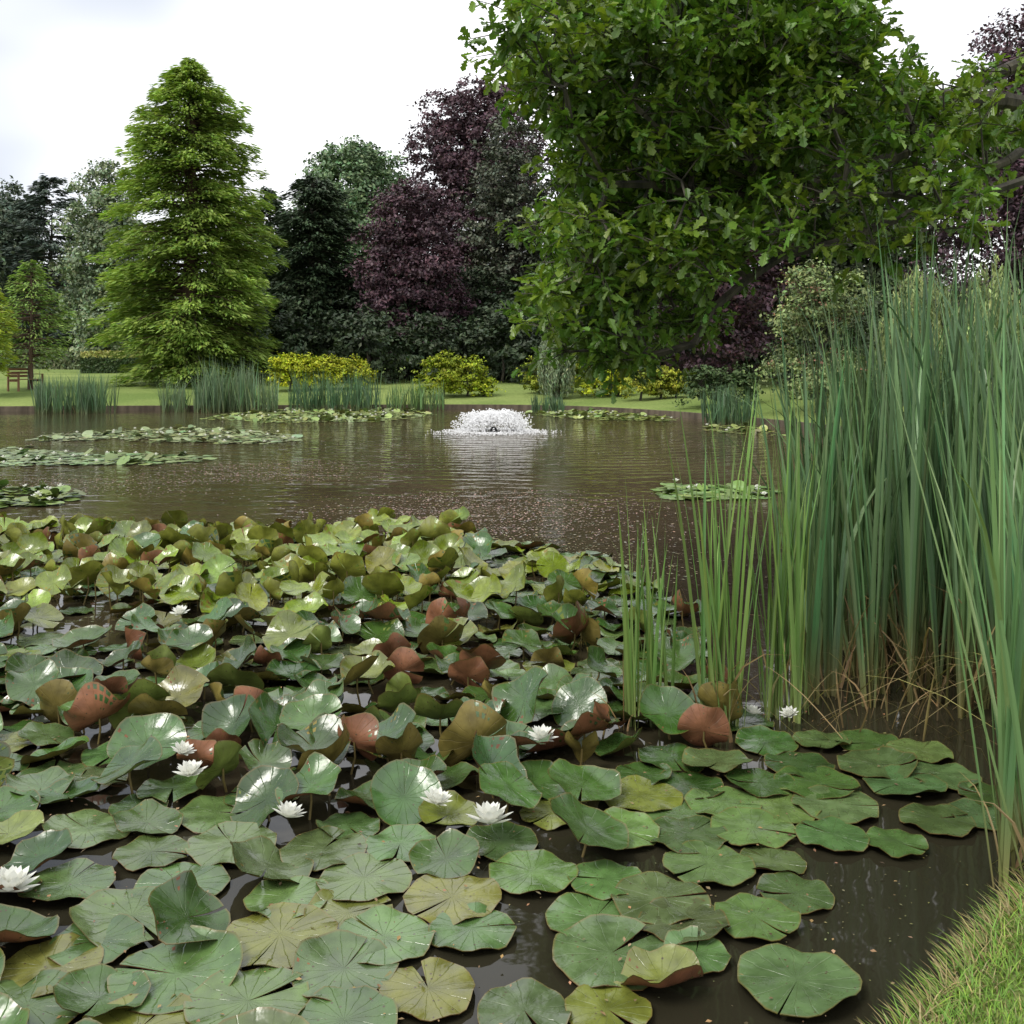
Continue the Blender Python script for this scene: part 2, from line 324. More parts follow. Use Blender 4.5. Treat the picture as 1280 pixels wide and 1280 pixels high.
broadleaf('white_poplar_tree',X(132,64),64,Hh(203,64),[(0,2.4),(.3,3.1),(.6,3.0),(.85,2.3),(1,1.0)],(.21,.265,.15),leaf=.25,nl=20,rc=.5,dens=10)
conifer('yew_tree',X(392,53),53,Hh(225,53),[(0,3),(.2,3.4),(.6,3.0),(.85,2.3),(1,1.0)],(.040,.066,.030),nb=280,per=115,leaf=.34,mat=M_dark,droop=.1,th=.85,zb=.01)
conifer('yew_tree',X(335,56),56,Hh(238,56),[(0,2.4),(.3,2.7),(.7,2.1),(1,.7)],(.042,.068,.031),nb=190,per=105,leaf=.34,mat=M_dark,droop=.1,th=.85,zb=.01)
broadleaf('lime_tree',X(445,72),72,Hh(180,72),[(0,4),(.4,5.2),(.75,4.9),(.92,3.4),(1,1.6)],(.14,.215,.10),leaf=.29,nl=22,rc=.6,dens=8)
PUR=(.080,.042,.053)
broadleaf('copper_beech_tree',X(515,50),50,Hh(232,50),[(0,2.8),(.2,3.2),(.55,3.1),(.8,2.6),(1,1.4)],PUR,leaf=.19,nl=26,rc=.40,dens=13,mat=M_dark,zb=.04,lobe=.36)
broadleaf('copper_beech_tree',X(600,62),62,Hh(104,62),[(0,3),(.4,4.8),(.7,4.8),(.88,3.9),(1,1.9)],PUR,leaf=.24,nl=30,rc=.48,dens=11,mat=M_dark,lobe=.36)
broadleaf('holm_oak_tree',X(636,55),55,Hh(150,55),[(0,2.8),(.3,3.2),(.7,2.8),(.9,1.9),(1,1)],(.080,.092,.058),leaf=.21,nl=26,rc=.40,dens=11,mat=M_dark,zb=.04,lobe=.36)
broadleaf('holm_oak_tree',X(760,54),54,Hh(150,54),[(0,3.2),(.3,4.1),(.7,3.8),(.9,2.6),(1,1.2)],(.04,.055,.028),leaf=.28,nl=20,rc=.5,dens=8,mat=M_dark)
broadleaf('copper_beech_tree',X(880,40),40,Hh(120,40),[(0,3),(.3,4.4),(.6,4.2),(.9,2.8),(1,1)],PUR,leaf=.19,nl=26,rc=.42,dens=11,mat=M_dark,zb=.06)
broadleaf('holm_oak_tree',X(1060,42),42,Hh(130,42),[(0,3.4),(.3,4.2),(.7,3.8),(.9,2.8),(1,1.2)],(.05,.07,.03),leaf=.24,nl=22,rc=.5,dens=9,mat=M_dark,zb=.05)
broadleaf('copper_beech_tree',X(1275,30),30,Hh(15,30),[(0,2.5),(.3,3.2),(.7,2.6),(.9,1.5),(1,.6)],(.085,.046,.060),leaf=.15,nl=24,rc=.4,dens=13,mat=M_dark,zb=.15)
# understory
def belt(name,lob,col,leaf,dens,lpc,rc):
    mb=MB(); lobes_crown(mb,lob,col,leaf,dens,lpc,rc,1)
    for l in lob:
        g=float(gz(l[0],l[1])); tube(mb,[(l[0],l[1],g-.2),(l[0]+.1,l[1],g+.6),(l[0],l[1],l[2]+.3)],[.08,.06,.03],5,0)
    mb.build(name,[M_bark,M_dark])
lob=[]
for px in range(315,1010,24):
    d=U(45,49); lob.append((X(px,d),d,U(1.4,2.2),U(1.3,1.9),1.3,U(1.3,2.3)))
for px in range(310,1010,30):
    d=U(50,55); lob.append((X(px,d),d,U(2.6,4),U(1.8,2.3),1.6,U(2.2,3)))
belt('laurel_shrub_belt',lob,(.036,.056,.024),.24,16,36,.36)
lob=[]
for t in np.linspace(0,1,16):
    x_=9.5+t*9; y_=33-t*22; lob.append((x_+U(-.5,.5),y_,1.4,1.5,1.5,U(1.5,2.6)))
belt('laurel_shrub_belt',lob,(.045,.07,.025),.15,22,34,.3)
lob=[(x_,U(100,112),4,6.5,5,U(4.5,7.5)) for x_ in np.arange(-95,80,6.)]
belt('distant_tree_belt',lob,(.085,.115,.065),.65,4,40,1.2)
# shrubs
YL=(.32,.36,.014)
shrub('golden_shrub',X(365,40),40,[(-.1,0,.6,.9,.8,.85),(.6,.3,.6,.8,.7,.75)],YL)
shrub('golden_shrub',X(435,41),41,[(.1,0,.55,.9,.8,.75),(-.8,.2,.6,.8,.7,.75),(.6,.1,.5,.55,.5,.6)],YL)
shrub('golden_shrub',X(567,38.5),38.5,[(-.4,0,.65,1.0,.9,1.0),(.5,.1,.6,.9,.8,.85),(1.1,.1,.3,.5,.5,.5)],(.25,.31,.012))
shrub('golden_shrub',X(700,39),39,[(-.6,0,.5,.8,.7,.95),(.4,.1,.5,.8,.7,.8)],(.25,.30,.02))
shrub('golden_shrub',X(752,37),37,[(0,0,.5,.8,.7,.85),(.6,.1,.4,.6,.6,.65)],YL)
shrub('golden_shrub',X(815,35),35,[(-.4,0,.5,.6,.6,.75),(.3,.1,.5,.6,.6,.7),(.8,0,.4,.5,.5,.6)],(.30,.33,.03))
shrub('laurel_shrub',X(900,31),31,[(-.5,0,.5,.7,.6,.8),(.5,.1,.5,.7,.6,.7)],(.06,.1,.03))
def variegated():
    x,y=X(1025,27),27; mb=MB(); z0=float(gz(x,y)); lob=[]
    for i in range(18):
        a=i*2.4; q=U(.3,1.3); z=U(.5,3.9); q*=1-.12*z; lob.append((x+q*math.cos(a),y+q*math.sin(a),z0+z,.75,.75,.55))
    lobes_crown(mb,lob,(.18,.23,.085),.11,38,26,.22,1)
    lobes_crown(mb,lob[::2],(.32,.17,.11),.09,14,14,.18,1)
    trunk_limbs(mb,x,y,z0,3,.12,[np.array(l[:3]) for l in lob]); mb.build('pieris_shrub',[M_bark,M_leaf])
variegated()
weeping('weeping_pear_tree',X(695,37),37,Hh(402,37),.62,(.19,.24,.13),ns=200,leaf=.15,zlow=.1)
weeping('weeping_willow_tree',X(1165,22),22,Hh(318,22),1.9,(.24,.30,.11),ns=420,leaf=.13,zlow=.2,heads=9)
# hedge
def hedge(name,x0,x1,y,wd,h,col,leaf=.1,n=9000,topc=None):
    mb=MB(); z0=float(gz((x0+x1)/2,y)); 
    p=np.c_[U(x0,x1,n),U(-wd/2,wd/2,n)+y,U(0,h,n)+z0]; nv=rng.normal(size=(n,3))*.5
    face=rng.integers(0,4,n)
    p[face==0,2]=z0+h; nv[face==0]+= [0,0,1]
    p[face==1,1]=y-wd/2; nv[face==1]+=[0,-1,0]
    p[face==2,0]=np.where(U(0,1,(face==2).sum())<.5,x0,x1); p[face==3,1]=y+wd/2
    p+=rng.normal(size=p.shape)*.06
    c=cl(col,n,.2,.1)
    if topc is not None:
        k=p[:,2]>z0+h*.8; c[k]=cl(topc,k.sum(),.2,.1)
    scatter(mb,LEAF,LEAFF,p,frames(nv),U(.6,1.3,n)*leaf,c,1)
    for xx in np.arange(x0+.3,x1,.6): tube(mb,[(xx,y,z0-.1),(xx,y,z0+h*.5),(xx+.05,y,z0+h*.9)],[.05,.04,.02],5,0)
    mb.build(name,[M_bark,M_leaf])
hedge('clipped_hedge',X(108,58),X(182,58),58,1.2,1.1,(.045,.075,.022),.15,12000,(.34,.35,.10))
hedge('field_hedge',-60,-26,78,1.6,1.5,(.13,.16,.08),.32,14000)

# bench
def bench():
    bx,by=X(33,39.5),39.5; z0=float(gz(bx,by)); e=bpy.data.objects.new('park_bench',None); scene.collection.objects.link(e)
    e.location=(bx,by,z0-.02); e.rotation_euler=(0,0,math.radians(72))
    wd=bark_mat('bench_wood',(.12,.06,.03),(.24,.13,.07),6)
    def box(nm,c,s):
        bpy.ops.mesh.primitive_cube_add(size=1,location=c); o=bpy.context.object; o.name=nm; o.scale=s
        bv=o.modifiers.new('b','BEVEL'); bv.width=.006; o.data.materials.append(wd); o.parent=e
    for i in range(4): box('seat_slat_%d'%i,(0,-.18+i*.12,.45),(1.3,.09,.03))
    for i in range(3): box('back_slat_%d'%i,(0,.27+.02*i,.58+i*.13),(1.3,.025,.09))
    for sx in(-.6,.6):
        box('front_leg',(sx*1.01,-.2,.32),(.06,.06,.64)); box('back_leg',(sx*1.01,.29,.45),(.06,.05,.9)); box('armrest',(sx*1.01,.03,.655),(.07,.52,.03)); box('side_rail',(sx*.99,.03,.4),(.04,.44,.07))
bench()

# ------------------------------------------------------------------ oak
def oak():
    mb=MB(); nodes=[];par=[]
    def addpath(pts,parent):
        for p_ in pts: nodes.append(np.array(p_,float)); par.append(parent); parent=len(nodes)-1
        return parent
    def dens(pl,st=.2):
        pl=np.array(pl,float); o=[pl[0]]
        for a,b in zip(pl[:-1],pl[1:]):
            n=max(1,int(np.linalg.norm(b-a)/st))
            for i in range(1,n+1): o.append(a+(b-a)*i/n)
        o=np.array(o); 
        for _ in range(3): o[1:-1]=.5*o[1:-1]+.25*(o[:-2]+o[2:])
        wb=np.cumsum(rng.normal(size=o.shape)*.024,axis=0); wb-=np.linspace(0,1,len(o))[:,None]*wb[-1]; return o+wb
    tx,ty=7.6,7.2; gz0=float(gz(tx,ty))
    tr=dens([(tx,ty,gz0-.2),(tx-.05,ty,1.5),(tx+.05,ty+.1,3.0),(tx-.1,ty,4.5),(tx,ty+.1,6.2),(tx+.1,ty,8)])
    addpath(tr,-1)
    limbs=[[(1290,135,7.2),(1180,140,7),(1100,155,6.8),(1010,140,6.6),(920,110,6.5),(830,70,6.4),(740,40,6.4)],
      [(1290,185,7.0),(1215,235,6.8),(1130,275,6.6),(1060,290,6.4),(990,300,6.3),(930,340,6.2),(885,375,6.2),(868,430,6.2)],
      [(1320,-60,7.4),(1150,-100,7.2),(980,-90,7),(860,-60,7),(760,-20,6.8)],
      [(1300,70,8.6),(1180,100,8.6),(1050,190,8.6),(920,220,8.4),(800,250,8.2),(720,300,7.8)],
      [(1280,215,6.3),(1180,250,6.2),(1110,250,6),(1020,240,5.9)],
      [(1180,140,7),(1080,210,6.6),(960,235,6.3),(860,250,6.1),(760,230,6)]]
    for lb in limbs:
        pts=[Q(*q) for q in lb]
        if lb[0][0]<1200: j=int(np.argmin(np.linalg.norm(np.array(nodes)-pts[0],axis=1)))
        else: j=int(np.argmin(np.linalg.norm(np.array(nodes)-np.array([tx,ty,pts[0][2]-.6]),axis=1)))
        pl=dens([nodes[j]]+pts)[1:]; addpath(pl,j)
    poly=[(625,40),(660,-30),(1300,-40),(1300,70),(1230,110),(1300,150),(1300,215),(1225,240),(1190,300),(1110,322),(1060,285),(1010,318),(960,300),(905,345),(880,400),(845,445),(790,460),(745,457),(705,445),(662,380),(690,335),(655,290),(715,235),(700,165),(650,100)]
    def inside(px,py):
        c=False;n=len(poly);j=n-1
        for i in range(n):
            xi,yi=poly[i];xj,yj=poly[j]
            if (yi>py)!=(yj>py) and px<(xj-xi)*(py-yi)/(yj-yi)+xi: c=not c
            j=i
        return c
    T=[]
    while len(T)<620:
        px,py=U(620,1300),U(-40,462)
        if not inside(px,py): continue
        if px>1080 and py<75: continue
        if px>1080 and py<110 and U(0,1)<.8: continue
        if px>960 and py>170 and U(0,1)<.62: continue
        if px>820 and py>250 and U(0,1)<.35: continue
        d=U(5.6,8.4); T.append(Q(px,py,d))
    while len(T)<710:
        q=np.array([U(1.0,10),U(5,10),U(4.4,8)])
        if HY-(q[2]-H)/q[1]*F<-60 or q[0]/q[1]>.58: T.append(q)
    arr=np.array(nodes); T=np.array(T)
    dist=np.min(np.linalg.norm(T[:,None]-arr[None],axis=2),axis=1); T=T[np.argsort(dist)]
    tips=[]
    for t in T:
        A=np.array(nodes); v=t-A; dd=np.linalg.norm(v,axis=1)+.35*np.maximum(0,(A[:,0]<t[0]-.1)*1.0)
        dd[:10]+=2
        j=int(np.argmin(dd)); p0=nodes[j]; n=max(1,int(np.linalg.norm(t-p0)/.18)); pl=[]
        for i in range(1,n+1):
            s=i/n; q=p0+(t-p0)*s+np.array([0,0,.08*math.sin(s*np.pi)])*np.linalg.norm(t-p0)+(rng.normal(size=3)*.02 if i<n else 0); pl.append(q)
        tips.append(addpath(pl,j))
    n=len(nodes); cnt=np.zeros(n)
    for t in tips: cnt[t]+=1
    for i in range(n-1,0,-1):
        if par[i]>=0: cnt[par[i]]+=cnt[i]
    rad=np.clip(.0055*np.maximum(cnt,.6)**.44,.0045,.42); rad[:len(tr)]=np.linspace(.42,.2,len(tr))
    A=np.array(nodes)
    for i in range(n):
        if par[i]<0: continue
        j=par[i]; r0=min(rad[j],rad[i]*1.3)
        tube(mb,[A[j],A[i]],[r0,rad[i]],8 if rad[i]>.03 else 4,0)
    half=[(0,0),(.14,.05),(.30,.19),(.38,.11),(.55,.27),(.63,.15),(.80,.25),(.92,.12),(1.0,0)]
    tv=[];fL=[];fR=[0]
    for a,b_ in half: tv.append((a,b_,abs(b_)*.35-.12*a*a)); fL.append(len(tv)-1)
    for a,b_ in half[1:-1]: tv.append((a,-b_,abs(b_)*.35-.12*a*a)); fR.append(len(tv)-1)
    fR.append(len(half)-1); fR=fR[::-1]
    tv=np.array(tv)
    tp=np.array([A[t] for t in tips]); nt_=len(tp)
    tw=6;k2=11
    tdir=norm(rng.normal(size=(nt_,tw,3))*[1,1,.5]+[-.15,0,.1]); tend=tp[:,None]+tdir*U(.1,.34,(nt_,tw,1))
    for i in range(nt_):
        for j in range(tw): tube(mb,[tp[i],(tp[i]+tend[i,j])/2+[0,0,.01],tend[i,j]],[.005,.004,.002],3,0)
    pos=np.repeat(tend.reshape(-1,3),k2,0); td=np.repeat(tdir.reshape(-1,3),k2,0)
    back=U(0,.6,len(pos))[:,None]
    pos=pos-td*back*.2+rng.normal(size=pos.shape)*.015
    dr=td*.5+rng.normal(size=pos.shape)*.75+[0,0,-.1]; nv=np.array([0,0,1.])+rng.normal(size=pos.shape)*.4
    tcol=np.repeat(np.clip(1+rng.normal(0,.22,nt_),.55,1.6),tw*k2)[:,None]
    yl=np.repeat((U(0,1,nt_)<.3)*1.0,tw*k2)[:,None]*U(0,1,(len(pos),1))
    c=cl((.092,.165,.024),len(pos),.2,.1)*tcol; c=c*(1-yl*.5)+np.array([.27,.34,.03])*yl*.5
    scatter(mb,tv,[[tuple(fL)],[tuple(fR)]],pos,frames_dir(dr,nv),U(.06,.105,len(pos)),c,1)
    mb.build('oak_tree',[M_bark,M_oak])
oak()

# ------------------------------------------------------------------ blades
def blades(mb,base,h,lean,az,bend,w,cb,ct,seg=8,mat=0,twist=None,basef=4):
    n=len(base); t=np.linspace(0,1,seg+1)
    D=np.stack([np.cos(az),np.sin(az),np.zeros(n)],1)
    tt=t[None,:,None]
    horiz=(lean[:,None]*t+bend[:,None]*t**3)
    z=t[None]*np.ones((n,1))-.45*np.abs(bend[:,None])*t**4*1.2
    P_=base[:,None]+D[:,None]*(horiz*h[:,None])[:,:,None]
    P_[:,:,2]+=z*h[:,None]
    wa=az+np.pi/2 if twist is None else az+np.pi/2+twist
    Sd=np.stack([np.cos(wa),np.sin(wa),np.zeros(n)],1)
    ww=(w[:,None]*np.clip(1-t**3,0.03,1)*(.65+.35*np.minimum(1,t*4)))[:,:,None]
    Lf=P_-Sd[:,None]*ww*.5;Rt=P_+Sd[:,None]*ww*.5; Nf=np.cross(Sd,np.array([0,0,1.]))[:,None]*ww*.18
    v=np.stack([Lf,P_+Nf,Rt],2).reshape(-1,3)
    cb=np.asarray(cb);ct=np.asarray(ct)
    g=np.clip(tt*basef,0,1)
    c=cb[:,None]*(1-g)+ct[:,None]*g
    c=np.repeat(c,3,axis=1).reshape(-1,3)
    k=3*(seg+1); f=[]
    for i in range(seg):
        a=i*3; f+=[(a,a+1,a+4,a+3),(a+1,a+2,a+5,a+4)]
    f=(np.array(f)[None]+(k*np.arange(n))[:,None,None]).reshape(-1,4)
    mb.add(v,f,mat,c)
def reed_clump(mb,shoots,hmin,hmax,lv=7,w=(.012,.022),ct=(.10,.19,.075),cb=(.22,.24,.08),seg=8,leanm=.1,z0=-.05,dead=.3):
    for (sx,sy) in shoots:
        n=int(U(lv-2,lv+2)); a0=U(0,np.pi); hh=U(hmin,hmax)
        base=np.c_[sx+rng.normal(size=n)*.015,sy+rng.normal(size=n)*.015,np.full(n,z0)]
        az=a0+np.where(np.arange(n)%2==0,0,np.pi)+rng.normal(size=n)*.35
        h=hh*U(.68,1.0,n); lean=np.abs(rng.normal(size=n))*leanm+.02; bd=np.where(U(0,1,n)<.10,U(.1,.35,n),U(0,.06,n))
        br=1+rng.normal(0,.17)
        blades(mb,base,h,lean,az,bd,U(*w,n),cl(cb,n,.12,.08),cl(ct,n,.18,.1)*br,seg,0,rng.normal(size=n)*.6)
        if U(0,1)<dead:
            n=3; base=np.c_[sx+rng.normal(size=n)*.04,sy+rng.normal(size=n)*.04,np.full(n,z0)]
            c=cl((.30,.21,.10),n,.2,.08); blades(mb,base,U(.25,.8,n)*hh*.5,U(.05,.45,n),U(0,6.28,n),U(0,.5,n),U(.008,.018,n),c*.6,c,5,0,rng.normal(size=n))
def inpoly(x,y,poly):
    c=False;j=len(poly)-1
    for i in range(len(poly)):
        xi,yi=poly[i];xj,yj=poly[j]
        if (yi>y)!=(yj>y) and x<(xj-xi)*(y-yi)/(yj-yi)+xi: c=not c
        j=i
    return c
def shoots_poly(poly,n,mind):
    A=np.array(poly); mn=A.min(0);mxx=A.max(0); out=[];tr=0
    while len(out)<n and tr<n*60:
        tr+=1; q=U(mn,mxx)
        if inpoly(q[0],q[1],poly) and all((q[0]-o[0])**2+(q[1]-o[1])**2>mind**2 for o in out): out.append(q)
    return out
BASE=(.22,.19,.07)
mb=MB()
main=shoots_poly([(1.3,4.85),(2.0,4.6),(2.35,4.35),(3.2,4.75),(4.4,6.6),(3.9,7.6),(2.2,6.9),(1.5,5.7)],175,.12)
L1=[q for q in main if q[0]/q[1]<.36]; L2=[q for q in main if q[0]/q[1]>=.36]
reed_clump(mb,L1,1.75,2.25,7,(.016,.031),(.115,.20,.08),BASE,dead=.7,leanm=.08)
reed_clump(mb,L2,2.05,2.65,8,(.018,.033),(.12,.21,.09),BASE,dead=.7,leanm=.08)
reed_clump(mb,shoots_poly([(1.42,3.04),(1.62,3.05),(2.35,3.8),(2.6,4.4),(2.2,4.15),(1.58,3.4)],25,.09),1.45,2.1,7,(.014,.024),(.13,.225,.085),BASE,leanm=.08)
mb.build('bulrush_reeds',[M_reed])
for cxp,cyp,ns,h0,h1,sp in [(805,905,6,.95,1.4,.10),(915,905,8,1.3,1.7,.08),(978,895,8,1.35,1.85,.08)]:
    mb=MB(); c_=P(cxp,cyp); reed_clump(mb,[(c_[0]+rng.normal()*sp,c_[1]+rng.normal()*sp*.8) for _ in range(ns)],h0,h1,5,(.012,.022),(.15,.25,.06),(.28,.33,.11),leanm=.09); mb.build('bulrush_reeds',[M_reed])
mb=MB()
n=45; b_=np.array([P(U(990,1230),U(865,930)) for _ in range(n)]); c=cl((.32,.24,.11),n,.2,.08)
blades(mb,b_,U(.15,.5,n),U(.2,1.6,n),U(2.2,6.4,n),U(-.3,.5,n),U(.006,.013,n),c,c,6)
n=7; b_=np.array([P(a,b2) for a,b2 in ((1120,865),(1060,880),(1000,895),(1150,870),(1240,1080),(1255,1100),(1200,900))]); c=cl((.28,.30,.12),n,.15,.08)
blades(mb,b_,U(.5,.8,n),np.full(n,1.0),U(-1.6,-.9,n),U(.8,1.4,n),U(.008,.012,n),c,c*[1.2,1,.8],8)
mb.build('dead_reed_stems',[M_reed])
def far_reeds(px0,px1,d0,d1,h,n,ct=(.09,.16,.075)):
    mb=MB(); sh=[]
    for _ in range(n):
        d=U(d0,d1); sh.append((X(U(px0,px1)+rng.normal()*5,d),d))
    reed_clump(mb,sh,h*.55,h*1.1,6,(.02,.035),ct,(.14,.17,.07),4,.14,-.02,.05); mb.build('bulrush_reeds',[M_reed])
far_reeds(45,136,33,34.4,1.5,110,(.11,.19,.09))
far_reeds(202,345,33.5,35.2,1.5,150,(.14,.21,.10)); far_reeds(250,320,33.5,35,1.9,70,(.13,.2,.1))
far_reeds(365,470,34,36,1.55,110,(.085,.16,.075)); far_reeds(490,550,34.5,36,1.2,50,(.12,.2,.07)); far_reeds(665,705,33,35,.8,40)
far_reeds(885,940,26.5,28,1.2,60)

# ------------------------------------------------------------------ lily pads
def pad_mats():
    ms=[]
    for nm,under in(('lily_pad_top',False),('lily_pad_underside',True)):
        m,nt,out=mat_new(nm); L=nt.links; a=attr(nt); u=attr(nt,'pad')
        sx=N(nt,'ShaderNodeSeparateXYZ'); L.new(u.outputs['Vector'],sx.inputs[0])
        at=N(nt,'ShaderNodeMath',operation='ARCTAN2'); L.new(sx.outputs['Y'],at.inputs[0]); L.new(sx.outputs['X'],at.inputs[1])
        tc=N(nt,'ShaderNodeTexCoord')
        nb=N(nt,'ShaderNodeTexNoise'); nb.inputs['Scale'].default_value=16; nb.inputs['Detail'].default_value=3; L.new(tc.outputs['Object'],nb.inputs['Vector'])
        mm=N(nt,'ShaderNodeMath',operation='MULTIPLY_ADD'); mm.inputs[1].default_value=8.5; L.new(at.outputs[0],mm.inputs[0])
        n5=N(nt,'ShaderNodeMath',operation='MULTIPLY'); n5.inputs[1].default_value=2.2; L.new(nb.outputs['Fac'],n5.inputs[0]); L.new(n5.outputs[0],mm.inputs[2])
        si=N(nt,'ShaderNodeMath',operation='SINE'); L.new(mm.outputs[0],si.inputs[0])
        ab=N(nt,'ShaderNodeMath',operation='ABSOLUTE'); L.new(si.outputs[0],ab.inputs[0])
        vr=N(nt,'ShaderNodeMapRange'); vr.inputs['From Min'].default_value=0; vr.inputs['From Max'].default_value=.16; vr.inputs['To Min'].default_value=1; vr.inputs['To Max'].default_value=0; L.new(ab.outputs[0],vr.inputs['Value'])
        ln=N(nt,'ShaderNodeVectorMath',operation='LENGTH'); cmb=N(nt,'ShaderNodeCombineXYZ'); L.new(sx.outputs['X'],cmb.inputs[0]); L.new(sx.outputs['Y'],cmb.inputs[1]); L.new(cmb.outputs[0],ln.inputs[0])
        fade=N(nt,'ShaderNodeMapRange'); fade.inputs['From Min'].default_value=.1; fade.inputs['From Max'].default_value=.95; fade.inputs['To Min'].default_value=.42; fade.inputs['To Max'].default_value=.04; L.new(ln.outputs['Value'],fade.inputs['Value'])
        br=N(nt,'ShaderNodeMapRange'); br.inputs['From Min'].default_value=.3; br.inputs['From Max'].default_value=.7; br.inputs['To Min'].default_value=.68; br.inputs['To Max'].default_value=1.3; L.new(nb.outputs['Fac'],br.inputs['Value'])
        vs=N(nt,'ShaderNodeVectorMath',operation='SCALE'); L.new(a.outputs['Color'],vs.inputs[0]); L.new(br.outputs[0],vs.inputs['Scale'])
        mv=N(nt,'ShaderNodeMix',data_type='RGBA'); 
        mf=N(nt,'ShaderNodeMath',operation='MULTIPLY'); L.new(fade.outputs[0],mf.inputs[1]); L.new(vr.outputs[0],mf.inputs[0]); L.new(mf.outputs[0],mv.inputs['Factor'])
        L.new(vs.outputs[0],mv.inputs['A']); mv.inputs['B'].default_value=(.17,.23,.06,1) if not under else (.32,.24,.08,1)
        vo=N(nt,'ShaderNodeTexVoronoi'); vo.inputs['Scale'].default_value=42; L.new(tc.outputs['Object'],vo.inputs['Vector'])
        sr=N(nt,'ShaderNodeMapRange'); sr.inputs['From Min'].default_value=.1; sr.inputs['From Max'].default_value=.17; sr.inputs['To Min'].default_value=1; sr.inputs['To Max'].default_value=0; L.new(vo.outputs['Distance'],sr.inputs['Value'])
        g4=N(nt,'ShaderNodeMath',operation='GREATER_THAN'); g4.inputs[1].default_value=.5; L.new(nb.outputs['Fac'],g4.inputs[0])
        m4=N(nt,'ShaderNodeMath',operation='MULTIPLY'); L.new(sr.outputs[0],m4.inputs[0]); L.new(g4.outputs[0],m4.inputs[1])
        ms2=N(nt,'ShaderNodeMix',data_type='RGBA'); L.new(m4.outputs[0],ms2.inputs['Factor']); L.new(mv.outputs['Result'],ms2.inputs['A']); ms2.inputs['B'].default_value=(.06,.04,.02,1)
        rr_=N(nt,'ShaderNodeMapRange'); rr_.inputs['From Min'].default_value=.95; rr_.inputs['From Max'].default_value=1.0; rr_.inputs['To Max'].default_value=.7; L.new(ln.outputs['Value'],rr_.inputs['Value'])
        m5=N(nt,'ShaderNodeMix',data_type='RGBA'); L.new(rr_.outputs[0],m5.inputs['Factor']); L.new(ms2.outputs['Result'],m5.inputs['A']); m5.inputs['B'].default_value=(.15,.10,.03,1)
        p=N(nt,'ShaderNodeBsdfPrincipled'); p.inputs['Specular IOR Level'].default_value=.8 if not under else .35
        L.new(m5.outputs['Result'],p.inputs['Base Color'])
        ro=N(nt,'ShaderNodeMapRange'); ro.inputs['From Min'].default_value=.3; ro.inputs['From Max'].default_value=.7; ro.inputs['To Min'].default_value=.17 if not under else .35; ro.inputs['To Max'].default_value=.34 if not under else .6; L.new(nb.outputs['Fac'],ro.inputs['Value']); L.new(ro.outputs[0],p.inputs['Roughness'])
        ha=N(nt,'ShaderNodeMath',operation='MULTIPLY_ADD'); ha.inputs[1].default_value=-.25; L.new(vr.outputs[0],ha.inputs[0]); L.new(nb.outputs['Fac'],ha.inputs[2])
        b=N(nt,'ShaderNodeBump'); b.inputs['Distance'].default_value=.007; b.inputs['Strength'].default_value=.7; L.new(ha.outputs[0],b.inputs['Height']); L.new(b.outputs[0],p.inputs['Normal'])
        if under:
            t=N(nt,'ShaderNodeBsdfTranslucent'); v2=N(nt,'ShaderNodeVectorMath',operation='MULTIPLY'); v2.inputs[1].default_value=(1.6,1.6,.5); L.new(m5.outputs['Result'],v2.inputs[0]); L.new(v2.outputs[0],t.inputs['Color'])
            mx=N(nt,'ShaderNodeMixShader'); mx.inputs[0].default_value=.12; L.new(p.outputs[0],mx.inputs[1]); L.new(t.outputs[0],mx.inputs[2]); L.new(mx.outputs[0],out.inputs[0])
        else: L.new(p.outputs[0],out.inputs[0])
        ms.append(m)
    return ms
PM=pad_mats()
M_stem=leaf_mat('lily_stem',.4,0,.5)
def pad_template(NS,RR,notch=.05):
    pa=np.linspace(notch,2*np.pi-notch,NS+1)
    pu=np.concatenate([[[0,0]]]+[np.c_[r*np.cos(pa),r*np.sin(pa)] for r in RR]); f4=[];f3=[]
    for j in range(NS):
        f3.append((0,1+j,2+j))
        for i in range(len(RR)-1):
            a=1+i*(NS+1)+j; b=a+NS+1; f4.append((a,b,b+1,a+1))
    return pu,np.array(f3),np.array(f4)
THs=[pad_template(30,[.3,.6,.85,1.0],q) for q in (.02,.05,.10)]; TL=pad_template(20,[.45,.8,1.0])
